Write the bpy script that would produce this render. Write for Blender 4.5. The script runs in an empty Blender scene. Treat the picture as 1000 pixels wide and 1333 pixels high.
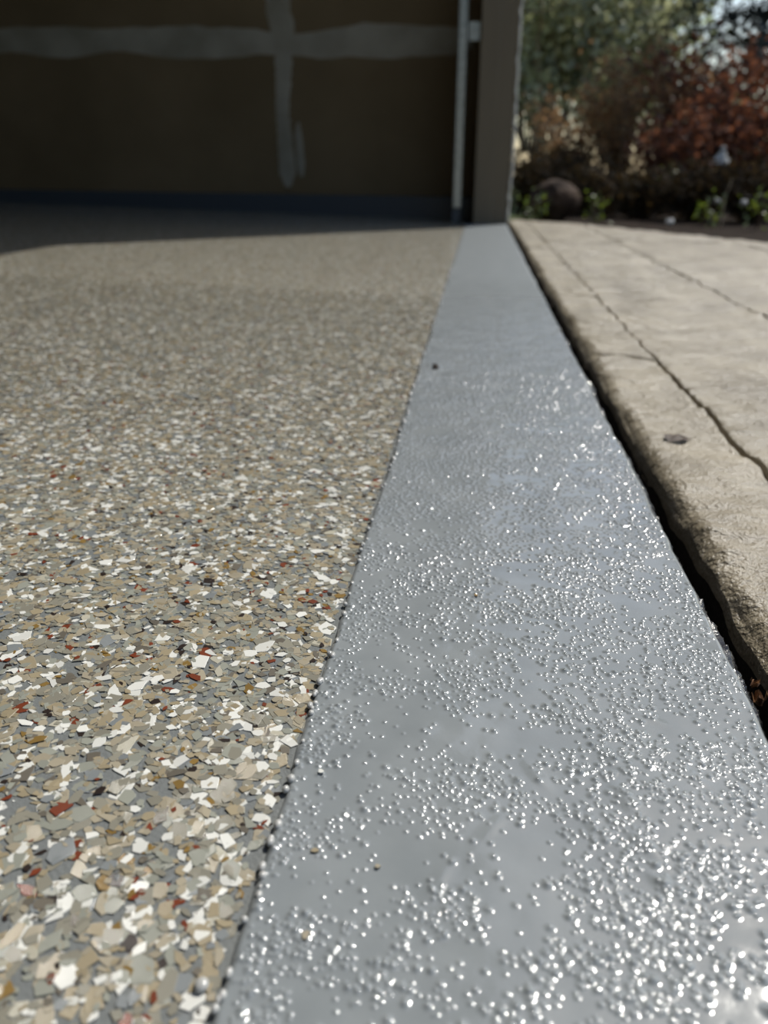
import bpy, bmesh, math, random
import numpy as np
from mathutils import Vector, Matrix

random.seed(7)
RNG = np.random.default_rng(11)
S = bpy.context.scene
COL = S.collection

# ------------------------------------------------------------------ camera
CAM_H = 0.17
cam_d = bpy.data.cameras.new('camera')
cam_d.sensor_fit = 'VERTICAL'
cam_d.sensor_height = 24.0
cam_d.lens = 18.0
cam_d.clip_start = 0.01
cam_d.clip_end = 300
cam_d.dof.use_dof = True
cam_d.dof.focus_distance = 0.292
cam_d.dof.aperture_fstop = 6.0
cam_d.dof.aperture_blades = 6
cam_d.dof.aperture_rotation = 0.35
cam = bpy.data.objects.new('camera', cam_d)
COL.objects.link(cam)
PITCH, YAW = 23.75, 6.59
cam.location = (0, 0, CAM_H)
cam.rotation_euler = (math.radians(90 - PITCH), 0, math.radians(YAW))
S.camera = cam

# ------------------------------------------------------------------ sky, sun, exposure
SUN_EL, SUN_AZ = math.radians(51), math.radians(37)      # azimuth from +Y towards +X
SUN_DIR = Vector((math.sin(SUN_AZ) * math.cos(SUN_EL), math.cos(SUN_AZ) * math.cos(SUN_EL), math.sin(SUN_EL)))
world = bpy.data.worlds.new('sky')
S.world = world
world.use_nodes = True
wn = world.node_tree
wn.nodes.clear()
w_out = wn.nodes.new('ShaderNodeOutputWorld')
w_bg = wn.nodes.new('ShaderNodeBackground')
w_sky = wn.nodes.new('ShaderNodeTexSky')
w_sky.sky_type = 'NISHITA'
w_sky.sun_disc = False
w_sky.sun_elevation = SUN_EL
w_sky.sun_rotation = SUN_AZ
w_sky.air_density = 1.2
w_sky.dust_density = 1.5
w_bg.inputs['Strength'].default_value = 0.13
wn.links.new(w_sky.outputs[0], w_bg.inputs[0])
wn.links.new(w_bg.outputs[0], w_out.inputs[0])
sun_d = bpy.data.lights.new('sun', 'SUN')
sun_d.energy = 3.9
sun_d.angle = math.radians(0.53)
sun_d.color = (1.0, 0.965, 0.89)
sun = bpy.data.objects.new('sun', sun_d)
COL.objects.link(sun)
sun.location = SUN_DIR * 20
sun.rotation_euler = SUN_DIR.to_track_quat('Z', 'Y').to_euler()

S.view_settings.view_transform = 'Standard'
S.view_settings.look = 'None'
S.view_settings.gamma = 1
S.view_settings.use_curve_mapping = False
S.view_settings.exposure = 0.0
S.cycles.use_adaptive_sampling = False
S.cycles.max_bounces = 8
S.cycles.sample_clamp_direct = 0
S.cycles.sample_clamp_indirect = 4

# ------------------------------------------------------------------ measures taken from the photograph
STRIP_L, STRIP_R = -0.0505, 0.1035       # the grey strip runs along +Y
JAMB_Y = 3.08
WALL_Y = 3.40
TILT = 0.03                              # the garage floor rises away from the door


def floor_z(x):
    return TILT * (STRIP_L - x) - 0.0016


P_, A_ = math.radians(PITCH), math.radians(YAW)
FW = np.array([-math.sin(A_) * math.cos(P_), math.cos(A_) * math.cos(P_), -math.sin(P_)])
RT = np.array([math.cos(A_), math.sin(A_), 0.0])
UP = np.cross(RT, FW)


def on_plane_y(px, py, Y):
    d = FW + RT * (px - 500) / 1000 - UP * (py - 666.5) / 1000
    t = Y / d[1]
    return Vector((d[0] * t, Y, CAM_H + d[2] * t))


def on_plane_z(px, py, Z):
    d = FW + RT * (px - 500) / 1000 - UP * (py - 666.5) / 1000
    t = (Z - CAM_H) / d[2]
    return Vector((d[0] * t, d[1] * t, Z))


def project(P):
    v = np.asarray(P) - np.array([0, 0, CAM_H])
    z = v @ FW
    return 500 + 1000 * (v @ RT) / z, 666.5 - 1000 * (v @ UP) / z, z


# ------------------------------------------------------------------ helpers
def new_mat(name, color, rough=0.5, spec=0.5, metal=0.0, coat=0.0, coat_rough=0.1):
    m = bpy.data.materials.new(name)
    m.use_nodes = True
    b = m.node_tree.nodes['Principled BSDF']
    b.inputs['Base Color'].default_value = (*color, 1)
    b.inputs['Roughness'].default_value = rough
    b.inputs['Specular IOR Level'].default_value = spec
    b.inputs['Metallic'].default_value = metal
    b.inputs['Coat Weight'].default_value = coat
    b.inputs['Coat Roughness'].default_value = coat_rough
    return m


def nd(m, kind, **kw):
    n = m.node_tree.nodes.new(kind)
    for k, v in kw.items():
        if k in n.inputs:
            n.inputs[k].default_value = v
        else:
            setattr(n, k, v)
    return n


def ln(m, a, b):
    m.node_tree.links.new(a, b)


def bsdf(m):
    return m.node_tree.nodes['Principled BSDF']


def coords(m):
    return nd(m, 'ShaderNodeTexCoord').outputs['Object']


def noise_color(m, c1, c2, scale, detail=4.0, lo=0.35, hi=0.65, stretch=None):
    co = coords(m)
    if stretch:
        mp = nd(m, 'ShaderNodeMapping', Scale=stretch)
        ln(m, co, mp.inputs[0])
        co = mp.outputs[0]
    n = nd(m, 'ShaderNodeTexNoise', Scale=scale, Detail=detail)
    ln(m, co, n.inputs['Vector'])
    r = nd(m, 'ShaderNodeValToRGB')
    r.color_ramp.elements[0].position, r.color_ramp.elements[1].position = lo, hi
    r.color_ramp.elements[0].color, r.color_ramp.elements[1].color = (*c1, 1), (*c2, 1)
    ln(m, n.outputs['Fac'], r.inputs[0])
    ln(m, r.outputs[0], bsdf(m).inputs['Base Color'])
    return r


def noise_bump(m, scale, dist, strength=1.0, detail=3.0, coat=False, prev=None, stretch=None):
    co = coords(m)
    if stretch:
        mp = nd(m, 'ShaderNodeMapping', Scale=stretch)
        ln(m, co, mp.inputs[0])
        co = mp.outputs[0]
    n = nd(m, 'ShaderNodeTexNoise', Scale=scale, Detail=detail)
    ln(m, co, n.inputs['Vector'])
    b = nd(m, 'ShaderNodeBump', Strength=strength, Distance=dist)
    ln(m, n.outputs['Fac'], b.inputs['Height'])
    if prev is not None:
        ln(m, prev.outputs[0], b.inputs['Normal'])
    ln(m, b.outputs[0], bsdf(m).inputs['Coat Normal' if coat else 'Normal'])
    return b


def np_mesh(name, verts, faces, mats, smooth=False, mat_idx=None):
    """faces: list of (n, k) index arrays, one array per polygon size."""
    me = bpy.data.meshes.new(name)
    verts = np.asarray(verts, dtype=np.float32)
    me.vertices.add(len(verts))
    me.vertices.foreach_set('co', verts.ravel())
    faces = [np.asarray(f, dtype=np.int32) for f in faces if len(f)]
    loops = np.concatenate([f.ravel() for f in faces])
    totals = np.concatenate([np.full(len(f), f.shape[1], dtype=np.int32) for f in faces])
    starts = np.concatenate([[0], np.cumsum(totals)[:-1]]).astype(np.int32)
    me.loops.add(len(loops))
    me.loops.foreach_set('vertex_index', loops)
    me.polygons.add(len(totals))
    me.polygons.foreach_set('loop_start', starts)
    for m in (mats if isinstance(mats, (list, tuple)) else [mats]):
        me.materials.append(m)
    if mat_idx is not None:
        me.polygons.foreach_set('material_index', np.asarray(mat_idx, dtype=np.int32))
    me.update(calc_edges=True)
    me.validate()
    me.polygons.foreach_set('use_smooth', np.full(len(me.polygons), bool(smooth)))
    return me


def link(name, me, parent=None, loc=None, **props):
    o = bpy.data.objects.new(name, me)
    COL.objects.link(o)
    if parent is not None:
        o.parent = parent
    if loc is not None:
        o.location = loc
    for k, v in props.items():
        o[k] = v
    return o


def empty(name, loc, **props):
    o = link(name, None, None, loc, **props)
    o.empty_display_size = 0.05
    return o


def bm_obj(name, bm, mat, parent=None, smooth=False, **props):
    me = bpy.data.meshes.new(name)
    bm.normal_update()
    bm.to_mesh(me)
    bm.free()
    for m in (mat if isinstance(mat, (list, tuple)) else [mat]):
        me.materials.append(m)
    me.polygons.foreach_set('use_smooth', np.full(len(me.polygons), bool(smooth)))
    return link(name, me, parent, **props)


def add_box(bm, x0, x1, y0, y1, z0, z1, bevel=0.0, seg=2):
    r = bmesh.ops.create_cube(bm, size=1.0)
    vs = r['verts']
    for v in vs:
        v.co = Vector(((x0 + x1) / 2 + v.co.x * (x1 - x0), (y0 + y1) / 2 + v.co.y * (y1 - y0), (z0 + z1) / 2 + v.co.z * (z1 - z0)))
    if bevel > 0:
        es = list({e for v in vs for e in v.link_edges})
        bmesh.ops.bevel(bm, geom=es, offset=bevel, segments=seg, affect='EDGES', profile=0.5)


def add_tube(bm, pts, r0, r1=None, sides=6):
    r1 = r0 if r1 is None else r1
    pts = [Vector(p) for p in pts]
    rings = []
    for i, p in enumerate(pts):
        t = (pts[min(i + 1, len(pts) - 1)] - pts[max(i - 1, 0)]).normalized()
        a = t.orthogonal().normalized()
        b = t.cross(a)
        r = r0 + (r1 - r0) * i / max(1, len(pts) - 1)
        rings.append([bm.verts.new(p + (a * math.cos(2 * math.pi * k / sides) + b * math.sin(2 * math.pi * k / sides)) * r) for k in range(sides)])
    for i in range(len(rings) - 1):
        # keep neighbouring rings aligned
        off = min(range(sides), key=lambda o: (rings[i + 1][o].co - rings[i][0].co).length)
        for k in range(sides):
            bm.faces.new((rings[i][k], rings[i][(k + 1) % sides], rings[i + 1][(k + 1 + off) % sides], rings[i + 1][(k + off) % sides]))
    bm.faces.new(rings[0][::-1])
    bm.faces.new(rings[-1])


def waves(x, y, lam, seed, n=14):
    """smooth random field about 0, unit spread, of wavelength about lam"""
    r = np.random.default_rng(seed)
    out = np.zeros(np.broadcast(x, y).shape)
    for _ in range(n):
        a = r.uniform(0, 2 * math.pi)
        k = 2 * math.pi / (lam * r.uniform(0.6, 1.7))
        out = out + np.sin(k * (x * math.cos(a) + y * math.sin(a)) + r.uniform(0, 6.28))
    return out / math.sqrt(n / 2)


def grid_faces(nu, nv, base=0):
    i = np.arange(nu - 1)[:, None]
    j = np.arange(nv - 1)[None, :]
    a = base + i * nv + j
    return np.stack([a, a + nv, a + nv + 1, a + 1], axis=-1).reshape(-1, 4)


# ------------------------------------------------------------------ materials of the setting
M_strip = new_mat('grey_epoxy_paint', (0.25, 0.275, 0.285), 0.12, 0.5)
noise_color(M_strip, (0.222, 0.242, 0.248), (0.258, 0.278, 0.283), 38, 5)
_b = noise_bump(M_strip, 360, 0.0009, 0.05, 2)
# towards the far end the bubbles are too small to build: relief and a duller gloss take over, muting the post's dark reflection
_sep = nd(M_strip, 'ShaderNodeSeparateXYZ')
ln(M_strip, coords(M_strip), _sep.inputs[0])
for sock, lo, hi in ((_b.inputs['Strength'], 0.04, 0.9), (bsdf(M_strip).inputs['Roughness'], 0.1, 0.34), (bsdf(M_strip).inputs['Specular IOR Level'], 0.5, 0.25)):
    mr = nd(M_strip, 'ShaderNodeMapRange')
    mr.inputs['From Min'].default_value, mr.inputs['From Max'].default_value = 0.45, 1.5
    mr.inputs['To Min'].default_value, mr.inputs['To Max'].default_value = lo, hi
    ln(M_strip, _sep.outputs['Y'], mr.inputs['Value'])
    ln(M_strip, mr.outputs[0], sock)
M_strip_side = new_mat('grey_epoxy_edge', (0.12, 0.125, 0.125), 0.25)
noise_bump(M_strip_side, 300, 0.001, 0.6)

M_base = new_mat('grey_basecoat', (0.17, 0.18, 0.175), 0.3, 0.5)
noise_bump(M_base, 700, 0.0006, 0.5)

PALETTE = [
    ('white', (0.66, 0.655, 0.60)), ('cream', (0.42, 0.395, 0.31)), ('tan', (0.30, 0.25, 0.16)), ('beige', (0.33, 0.29, 0.21)),
    ('taupe', (0.23, 0.217, 0.17)), ('grey_green', (0.26, 0.265, 0.22)), ('pewter', (0.13, 0.115, 0.09)),
    ('dark_brown', (0.024, 0.016, 0.013)), ('rust_red', (0.16, 0.036, 0.014)), ('ochre', (0.21, 0.13, 0.035)), ('blue_grey', (0.20, 0.215, 0.215)),
]
WEIGHTS = np.array([0.155, 0.04, 0.16, 0.14, 0.21, 0.16, 0.04, 0.032, 0.02, 0.023, 0.04])
WEIGHTS = WEIGHTS / WEIGHTS.sum()
M_flakes = []
for nm, c in PALETTE:
    m = new_mat('flake_' + nm, c, 0.42, 0.35, coat=0.5, coat_rough=0.12)
    g = nd(m, 'ShaderNodeNewGeometry')
    mr = nd(m, 'ShaderNodeMapRange')
    mr.inputs['To Min'].default_value, mr.inputs['To Max'].default_value = 0.86, 1.12
    ln(m, g.outputs['Random Per Island'], mr.inputs['Value'])
    mx = nd(m, 'ShaderNodeVectorMath', operation='SCALE')
    mx.inputs[0].default_value = c
    ln(m, mr.outputs[0], mx.inputs['Scale'])
    ln(m, mx.outputs[0], bsdf(m).inputs['Base Color'])
    noise_bump(m, 500, 0.0008, 0.35, 2, coat=True)
    M_flakes.append(m)

# beyond about a metre the flakes are too small to tell apart: the material takes over
M_floor_far = new_mat('flake_floor_far', (0.3, 0.27, 0.22), 0.45, 0.3, coat=0.7, coat_rough=0.12)
vo = nd(M_floor_far, 'ShaderNodeTexVoronoi', Scale=270.0)
ln(M_floor_far, coords(M_floor_far), vo.inputs['Vector'])
sx = nd(M_floor_far, 'ShaderNodeSeparateColor')
ln(M_floor_far, vo.outputs['Color'], sx.inputs[0])
rp = nd(M_floor_far, 'ShaderNodeValToRGB')
rp.color_ramp.interpolation = 'CONSTANT'
acc = 0.0
els = rp.color_ramp.elements
for i, (nm, c) in enumerate(PALETTE):
    e = els[i] if i < 2 else els.new(min(acc, 0.999))
    e.position = min(acc, 0.999)
    e.color = (*c, 1)
    acc += WEIGHTS[i]
ln(M_floor_far, sx.outputs[0], rp.inputs[0])
ln(M_floor_far, rp.outputs[0], bsdf(M_floor_far).inputs['Base Color'])
noise_bump(M_floor_far, 260, 0.002, 0.8)

M_stone = new_mat('stamped_concrete', (0.42, 0.37, 0.29), 0.36, 0.5)
noise_color(M_stone, (0.20, 0.165, 0.108), (0.385, 0.33, 0.235), 11, 9, 0.3, 0.68)
b1 = noise_bump(M_stone, 28, 0.010, 0.7, 8, stretch=(1.0, 2.0, 1.0))
b2 = noise_bump(M_stone, 130, 0.0035, 0.8, 5, prev=b1)
b3 = noise_bump(M_stone, 480, 0.0018, 0.9, 3, prev=b2)
bsdf(M_stone).inputs['Coat Weight'].default_value = 0.3
bsdf(M_stone).inputs['Coat Roughness'].default_value = 0.22
ln(M_stone, b3.outputs[0], bsdf(M_stone).inputs['Coat Normal'])
M_joint = new_mat('stamped_joint', (0.16, 0.13, 0.095), 0.6)
noise_bump(M_joint, 120, 0.003, 0.8)
M_gap = new_mat('gap_dark', (0.03, 0.027, 0.024), 0.9, 0.2)  # near-black colour for the gap bottom and the slab side
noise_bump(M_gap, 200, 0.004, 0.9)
M_filler = new_mat('black_joint_filler', (0.012, 0.012, 0.013), 0.16, 0.5)
noise_bump(M_filler, 900, 0.0006, 0.6)

M_paper = new_mat('drywall_paper', (0.25, 0.185, 0.11), 0.85, 0.2)
noise_color(M_paper, (0.165, 0.122, 0.07), (0.215, 0.16, 0.095), 2.2, 5)
M_mud = new_mat('joint_compound', (0.36, 0.335, 0.28), 0.8, 0.2)
noise_color(M_mud, (0.28, 0.26, 0.21), (0.38, 0.355, 0.30), 7, 5)
M_ceiling = new_mat('ceiling_board', (0.30, 0.26, 0.2), 0.9, 0.2)
noise_color(M_ceiling, (0.2, 0.17, 0.12), (0.25, 0.21, 0.15), 2, 4)
M_curb = new_mat('painted_curb', (0.06, 0.075, 0.095), 0.4)
noise_bump(M_curb, 60, 0.002, 0.5)
M_jamb = new_mat('jamb_paint', (0.36, 0.31, 0.235), 0.6, 0.3)
noise_color(M_jamb, (0.17, 0.14, 0.10), (0.21, 0.175, 0.125), 5, 6, stretch=(1, 1, 0.25))
M_caulk = new_mat('pale_caulk', (0.62, 0.6, 0.55), 0.5)
noise_bump(M_caulk, 90, 0.004, 0.8)
M_steel = new_mat('galvanised_steel', (0.62, 0.65, 0.64), 0.38, 0.5, 0.85)
noise_color(M_steel, (0.36, 0.385, 0.375), (0.5, 0.52, 0.51), 60, 4)
M_bolt = new_mat('bolt_steel', (0.4, 0.4, 0.4), 0.35, 0.5, 0.9)
M_soil = new_mat('garden_mulch', (0.035, 0.024, 0.017), 0.95, 0.1)
noise_color(M_soil, (0.01, 0.007, 0.005), (0.034, 0.021, 0.013), 24, 6)
noise_bump(M_soil, 40, 0.03, 1.0, 5)
M_lawn = new_mat('distant_grass', (0.06, 0.085, 0.025), 0.9, 0.1)
noise_color(M_lawn, (0.04, 0.06, 0.018), (0.085, 0.105, 0.035), 1.5, 6)

# ------------------------------------------------------------------ grey strip (trim_1): bubbled epoxy as a fine height field
X0, X1 = STRIP_L, STRIP_R
NB = 54000
ty = RNG.random(NB)
by = 0.06 + (1.25 - 0.06) * ty ** 1.35
bx_ = RNG.uniform(X0 + 0.002, X1 - 0.002, NB)
dens = 0.52 + 0.26 * waves(bx_, by, 0.035, 5) + 0.2 * (bx_ - 0.02) / 0.15 * np.exp(-((by - 0.16) / 0.12) ** 2)
dens = np.where((by < 0.26) & (bx_ < 0.03), dens - 0.25 + 0.5 * np.clip(1 - (bx_ - X0) / 0.02, 0, 1), dens)
keep = RNG.random(NB) < np.clip(dens, 0.08, 1.0)
bx_, by = bx_[keep], by[keep]
NB = len(bx_)
b_r = np.clip(RNG.lognormal(math.log(0.00054), 0.27, NB), 0.00036, 0.00105)
b_h = b_r * RNG.uniform(0.55, 1.05, NB)


RUNS = [(792, 985, 0.0004, 0.0022, 0.006, 0.5), (815, 1040, 0.0006, 0.0026, 0.007, 0.35), (838, 1098, 0.0006, 0.0024, 0.006, 0.6), (770, 1070, 0.0004, 0.002, 0.006, 0.2),
        (862, 1150, 0.0005, 0.002, 0.005, 0.7), (735, 935, 0.0004, 0.002, 0.006, 0.9), (835, 930, 0.0004, 0.002, 0.008, 1.0), (700, 1010, 0.0004, 0.002, 0.006, 0.5),
        (820, 1190, 0.0004, 0.002, 0.005, 0.4), (570, 1150, 0.0004, 0.002, 0.007, -0.4), (640, 1080, 0.0003, 0.002, 0.007, -0.6), (900, 1010, 0.0004, 0.002, 0.006, 0.8)]


def strip_block(y0, y1, step, first, last):
    nx = int(round((X1 - X0) / step)) + 1
    ny = int(round((y1 - y0) / step)) + 1
    xs = np.linspace(X0, X1, nx)
    ys = np.linspace(y0, y1, ny)
    dx, dy = xs[1] - xs[0], ys[1] - ys[0]
    XX, YY = np.meshgrid(xs, ys, indexing='ij')
    Z = 0.00004 * waves(XX, YY, 0.014, 21) + 0.00012 * waves(XX, YY, 0.05, 22)
    # a few low runs in the resin that catch the sun broadly
    for (px, py, h, la, lb, rot) in RUNS:
        p = on_plane_z(px, py, 0)
        if not y0 - 0.02 < p.y < y1 + 0.02:
            continue
        dx_, dy_ = XX - p.x, YY - p.y
        c, sn = math.cos(rot), math.sin(rot)
        Z += h * np.exp(-((dx_ * c + dy_ * sn) / la) ** 2 - ((-dx_ * sn + dy_ * c) / lb) ** 2)
    B = np.zeros_like(Z)
    # bubbles
    for i in np.nonzero((by > y0 - 0.004) & (by < y1 + 0.004))[0]:
        rr = max(b_r[i], 0.00042 + 0.00072 * max(by[i] - 0.06, 0))
        R = rr * 2.3
        i0, i1 = max(0, int((bx_[i] - R - X0) / dx)), min(nx, int((bx_[i] + R - X0) / dx) + 2)
        j0, j1 = max(0, int((by[i] - R - y0) / dy)), min(ny, int((by[i] + R - y0) / dy) + 2)
        if i1 <= i0 or j1 <= j0:
            continue
        d2 = ((xs[i0:i1, None] - bx_[i]) ** 2 + (ys[None, j0:j1] - by[i]) ** 2) / rr ** 2
        B[i0:i1, j0:j1] = np.maximum(B[i0:i1, j0:j1], b_h[i] * rr / b_r[i] * min(max((1.27 - by[i]) / 0.5, 0), 1) * np.exp(-d2 * 0.9))
    Z += B
    # rounded, slightly wavy borders
    e = np.minimum(XX - X0, X1 - XX)
    Z -= 0.0016 * np.clip(1 - e / 0.0022, 0, 1) ** 2
    w = 0.0012 * waves(YY, YY * 0, 0.13, 31) + 0.0004 * waves(YY, YY * 0, 0.02, 32)
    w2 = 0.0005 * waves(YY, YY * 0, 0.21, 33) + 0.0003 * waves(YY, YY * 0, 0.03, 34)
    f = np.clip(1 - (XX - X0) / 0.02, 0, 1)
    f2 = np.clip(1 - (X1 - XX) / 0.02, 0, 1)
    XX = XX + w * 0.5 * f + w2 * f2
    return np.stack([XX, YY, Z], -1).reshape(-1, 3), nx, ny


vs, fs, base = [], [], 0
edges_l, edges_r = [], []
for (y0, y1, st, *_r) in ((-1.8, 0.06, 0.006), (0.06, 0.34, 0.00036), (0.34, 0.72, 0.00052), (0.72, 1.30, 0.0007), (1.30, JAMB_Y + 0.02, 0.004)):
    v, nx, ny = strip_block(y0, y1, st, 0, 0)
    vs.append(v)
    fs.append(grid_faces(nx, ny, base))
    edges_l.append(v[:ny])
    edges_r.append(v[-ny:])
    base += len(v)
strip_me = np_mesh('trim_1', np.concatenate(vs), [np.concatenate(fs)], M_strip, smooth=True)
strip = link('trim_1', strip_me, kind='structure', label='grey glossy bubbled epoxy strip along the garage door threshold')


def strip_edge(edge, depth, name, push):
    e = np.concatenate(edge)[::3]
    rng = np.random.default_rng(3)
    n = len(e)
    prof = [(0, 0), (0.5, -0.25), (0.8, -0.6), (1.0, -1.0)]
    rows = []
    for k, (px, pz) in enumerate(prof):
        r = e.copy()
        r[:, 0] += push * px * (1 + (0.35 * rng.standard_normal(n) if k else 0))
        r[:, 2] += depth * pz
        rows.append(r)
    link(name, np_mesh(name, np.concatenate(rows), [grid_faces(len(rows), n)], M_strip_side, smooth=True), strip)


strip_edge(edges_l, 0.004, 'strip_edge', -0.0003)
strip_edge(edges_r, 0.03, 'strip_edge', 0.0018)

# ------------------------------------------------------------------ floor with flakes
FY = 1.05                                    # flakes are geometry nearer than this
fl_v = []
xs_f = [STRIP_L + 0.0006, -0.6, -1.4, -6.0]
ys_f = [-1.8, FY, WALL_Y]
for y in ys_f:
    for x in xs_f:
        fl_v.append((x, y, floor_z(x)))
fl_f = grid_faces(3, 4)
floor_me = np_mesh('floor', fl_v, [fl_f[:, ::-1]], [M_base, M_floor_far], mat_idx=[1 if i in (2,) else 0 for i in range(3)] + [1] * 3)
floor = link('floor', floor_me, kind='structure', label='garage floor broadcast with multicoloured paint flakes under clear coat')
floor_me.polygons[1].material_index = 1


def flake_outline(rng, k):
    a = np.sort(rng.uniform(0, 2 * math.pi, k)) if False else (np.arange(k) + rng.uniform(-0.44, 0.44, k)) * 2 * math.pi / k
    r = rng.uniform(0.6, 1.2, k)
    asp = rng.uniform(0.5, 0.95)
    return np.stack([np.cos(a) * r, np.sin(a) * r * asp], -1)


yb_ = np.linspace(0.03, 1.26, 400)
xr = STRIP_L - 0.0006


def field_left(y):
    return np.minimum(-0.20, -0.62 * y - 0.10)


wd_ = xr - field_left(yb_)
cdf = np.concatenate([[0], np.cumsum((wd_[1:] + wd_[:-1]) / 2 * np.diff(yb_))])
NF = int(cdf[-1] * 1e6 * 0.21)                     # flakes per square millimetre
fy = np.interp(RNG.random(NF) * cdf[-1], cdf, yb_)
xl = field_left(fy)
fx = xl + (xr - xl) * RNG.random(NF)
keep = RNG.random(NF) < np.clip((1.24 - fy) / 0.2, 0, 1)
fx, fy = fx[keep], fy[keep]
NF = len(fx)
size = np.clip(RNG.lognormal(math.log(0.00205), 0.42, NF), 0.0006, 0.0046)       # half length
colr = RNG.choice(len(PALETTE), NF, p=WEIGHTS)
size = np.where(np.isin(colr, (7, 8, 9)), size * 0.82, size)
fx = np.minimum(fx, xr - size * 0.8)
ang = RNG.uniform(0, 2 * math.pi, NF)
lift = RNG.uniform(0.00004, 0.00048, NF) - size * 0.03
lift = np.maximum(lift, 0.00006)
tlx, tly = RNG.normal(0, 0.022, NF), RNG.normal(0, 0.022, NF)
# rank by size in the picture
pts = np.stack([fx, fy, floor_z(fx)], -1)
ppx, ppy, ppz = project(pts)
inside = (ppx > -5) & (ppx < 1005) & (ppy < 1338) & (ppz > 0)
app = np.where(inside, (size / ppz) ** 2 * (CAM_H / ppz), 0)
order = np.argsort(-app)
single = order[:300]
rest = order[300:]
SHAPES = [flake_outline(np.random.default_rng(100 + k), (5, 6, 7, 6, 5, 7)[k % 6]) for k in range(24)]
shape_id = RNG.integers(0, 24, NF)
TH = 0.00014


def flake_geom(idx, k, sides):
    """all flakes of idx, whose outline has k corners"""
    out = np.stack([SHAPES[s] for s in shape_id[idx]])              # n,k,2
    c, s = np.cos(ang[idx])[:, None], np.sin(ang[idx])[:, None]
    X = (out[..., 0] * c - out[..., 1] * s) * size[idx][:, None]
    Y = (out[..., 0] * s + out[..., 1] * c) * size[idx][:, None]
    Zo = lift[idx][:, None] + TH + X * tlx[idx][:, None] + Y * tly[idx][:, None]
    top = np.stack([fx[idx][:, None] + X, fy[idx][:, None] + Y, floor_z(fx[idx][:, None] + X) + Zo], -1)
    n = len(idx)
    if not sides:
        return top.reshape(-1, 3), np.arange(n * k).reshape(n, k), None
    bot = top.copy()
    cx = top.mean(1, keepdims=True)
    bot = cx + (top - cx) * np.array([1.06, 1.06, 1.0])
    bot[..., 2] -= TH
    v = np.concatenate([top, bot], 1).reshape(-1, 3)
    b0 = (np.arange(n) * 2 * k)[:, None]
    ft = b0 + np.arange(k)[None, :]
    j = np.arange(k)
    jn = (j + 1) % k
    fsd = np.stack([b0 + j, b0 + k + j, b0 + k + jn, b0 + jn], -1).reshape(-1, 4)
    return v, ft, fsd


def flake_field(name, idx):
    vs, tops, top_m, sds, sd_m, base = [], {}, {}, [], [], 0
    faces, mats = [], []
    kk = np.array([len(SHAPES[s]) for s in shape_id[idx]])
    near = fy[idx] < 0.5
    for k in (5, 6, 7):
        for sd in (True, False):
            sel = idx[(kk == k) & (near == sd)]
            if not len(sel):
                continue
            v, ft, fsd = flake_geom(sel, k, sd)
            faces.append(ft + base)
            mats.append(colr[sel])
            if fsd is not None:
                faces.append(fsd + base)
                mats.append(np.repeat(colr[sel], k))
            vs.append(v)
            base += len(v)
    return np_mesh(name, np.concatenate(vs), faces, M_flakes, mat_idx=np.concatenate(mats))


link('flake_broadcast', flake_field('flake_broadcast', rest), floor, kind='stuff', label='mixed tan, white and taupe flakes covering the floor')

# the 300 flakes that show largest: each an object, alike ones share a mesh
flake_meshes = {}
FLAKE_WORD = [n.replace('_', ' ') for n, _ in PALETTE]
for i in single:
    key = (int(shape_id[i]) % 8, int(colr[i]))
    me = flake_meshes.get(key)
    if me is None:
        out = SHAPES[key[0]]
        k = len(out)
        t = np.concatenate([out, np.full((k, 1), 0.0)], 1)
        b = np.concatenate([out * 1.06, np.full((k, 1), -1.0)], 1)
        j = np.arange(k)
        jn = (j + 1) % k
        me = np_mesh('flake', np.concatenate([t, b]), [np.arange(k)[None, :], np.stack([j, k + j, k + jn, jn], -1)], M_flakes[key[1]])
        flake_meshes[key] = me
    o = bpy.data.objects.new('flake', me)
    COL.objects.link(o)
    o.parent = floor
    o.location = (fx[i], fy[i], floor_z(fx[i]) + lift[i] + TH)
    o.rotation_euler = (tly[i], -tlx[i] - TILT * -1.0 * 0 + math.atan(TILT), ang[i])
    o.scale = (size[i], size[i], TH)

# ------------------------------------------------------------------ garage shell
def wavy_band(horizontal, a0, a1, c0, c1, half0, half1, seed, y):
    """a band of joint compound proud of the panels; c.. centre line, half.. half width at both ends"""
    rng = np.random.default_rng(seed)
    n = 60
    t = np.linspace(0, 1, n)
    a = a0 + (a1 - a0) * t
    c = c0 + (c1 - c0) * t
    h = half0 + (half1 - half0) * t
    h = h * (0.35 + 0.65 * np.clip(np.minimum(t, 1 - t) * (a1 - a0) / 0.05, 0, 1))
    up = c + h * (1 + 0.16 * waves(a, a * 0, 0.5, seed) + 0.05 * rng.standard_normal(n))
    dn = c - h * (1 + 0.16 * waves(a, a * 0, 0.45, seed + 1) + 0.05 * rng.standard_normal(n))
    rows = []
    for off, e in ((0.0, up), (-0.0015, c + (up - c) * 0.7), (-0.0015, c + (dn - c) * 0.7), (0.0, dn)):
        r = np.stack([a, np.full(n, y + off), e] if horizontal else [e, np.full(n, y + off), a], -1)
        rows.append(r)
    return np_mesh('joint_band', np.concatenate(rows), [grid_faces(4, n)], M_mud, smooth=True)


bm = bmesh.new()
add_box(bm, -6.15, STRIP_R - 0.01, WALL_Y + 0.016, WALL_Y + 0.15, -0.1, 2.75)
wall_far = bm_obj('wall_far', bm, M_paper, kind='structure', label='unpainted tan drywall side wall of the garage with taped joints')
XJ, ZJ = -0.795, 0.64            # where the joints cross
SL = -0.0185                     # the joints run a little off level


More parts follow.
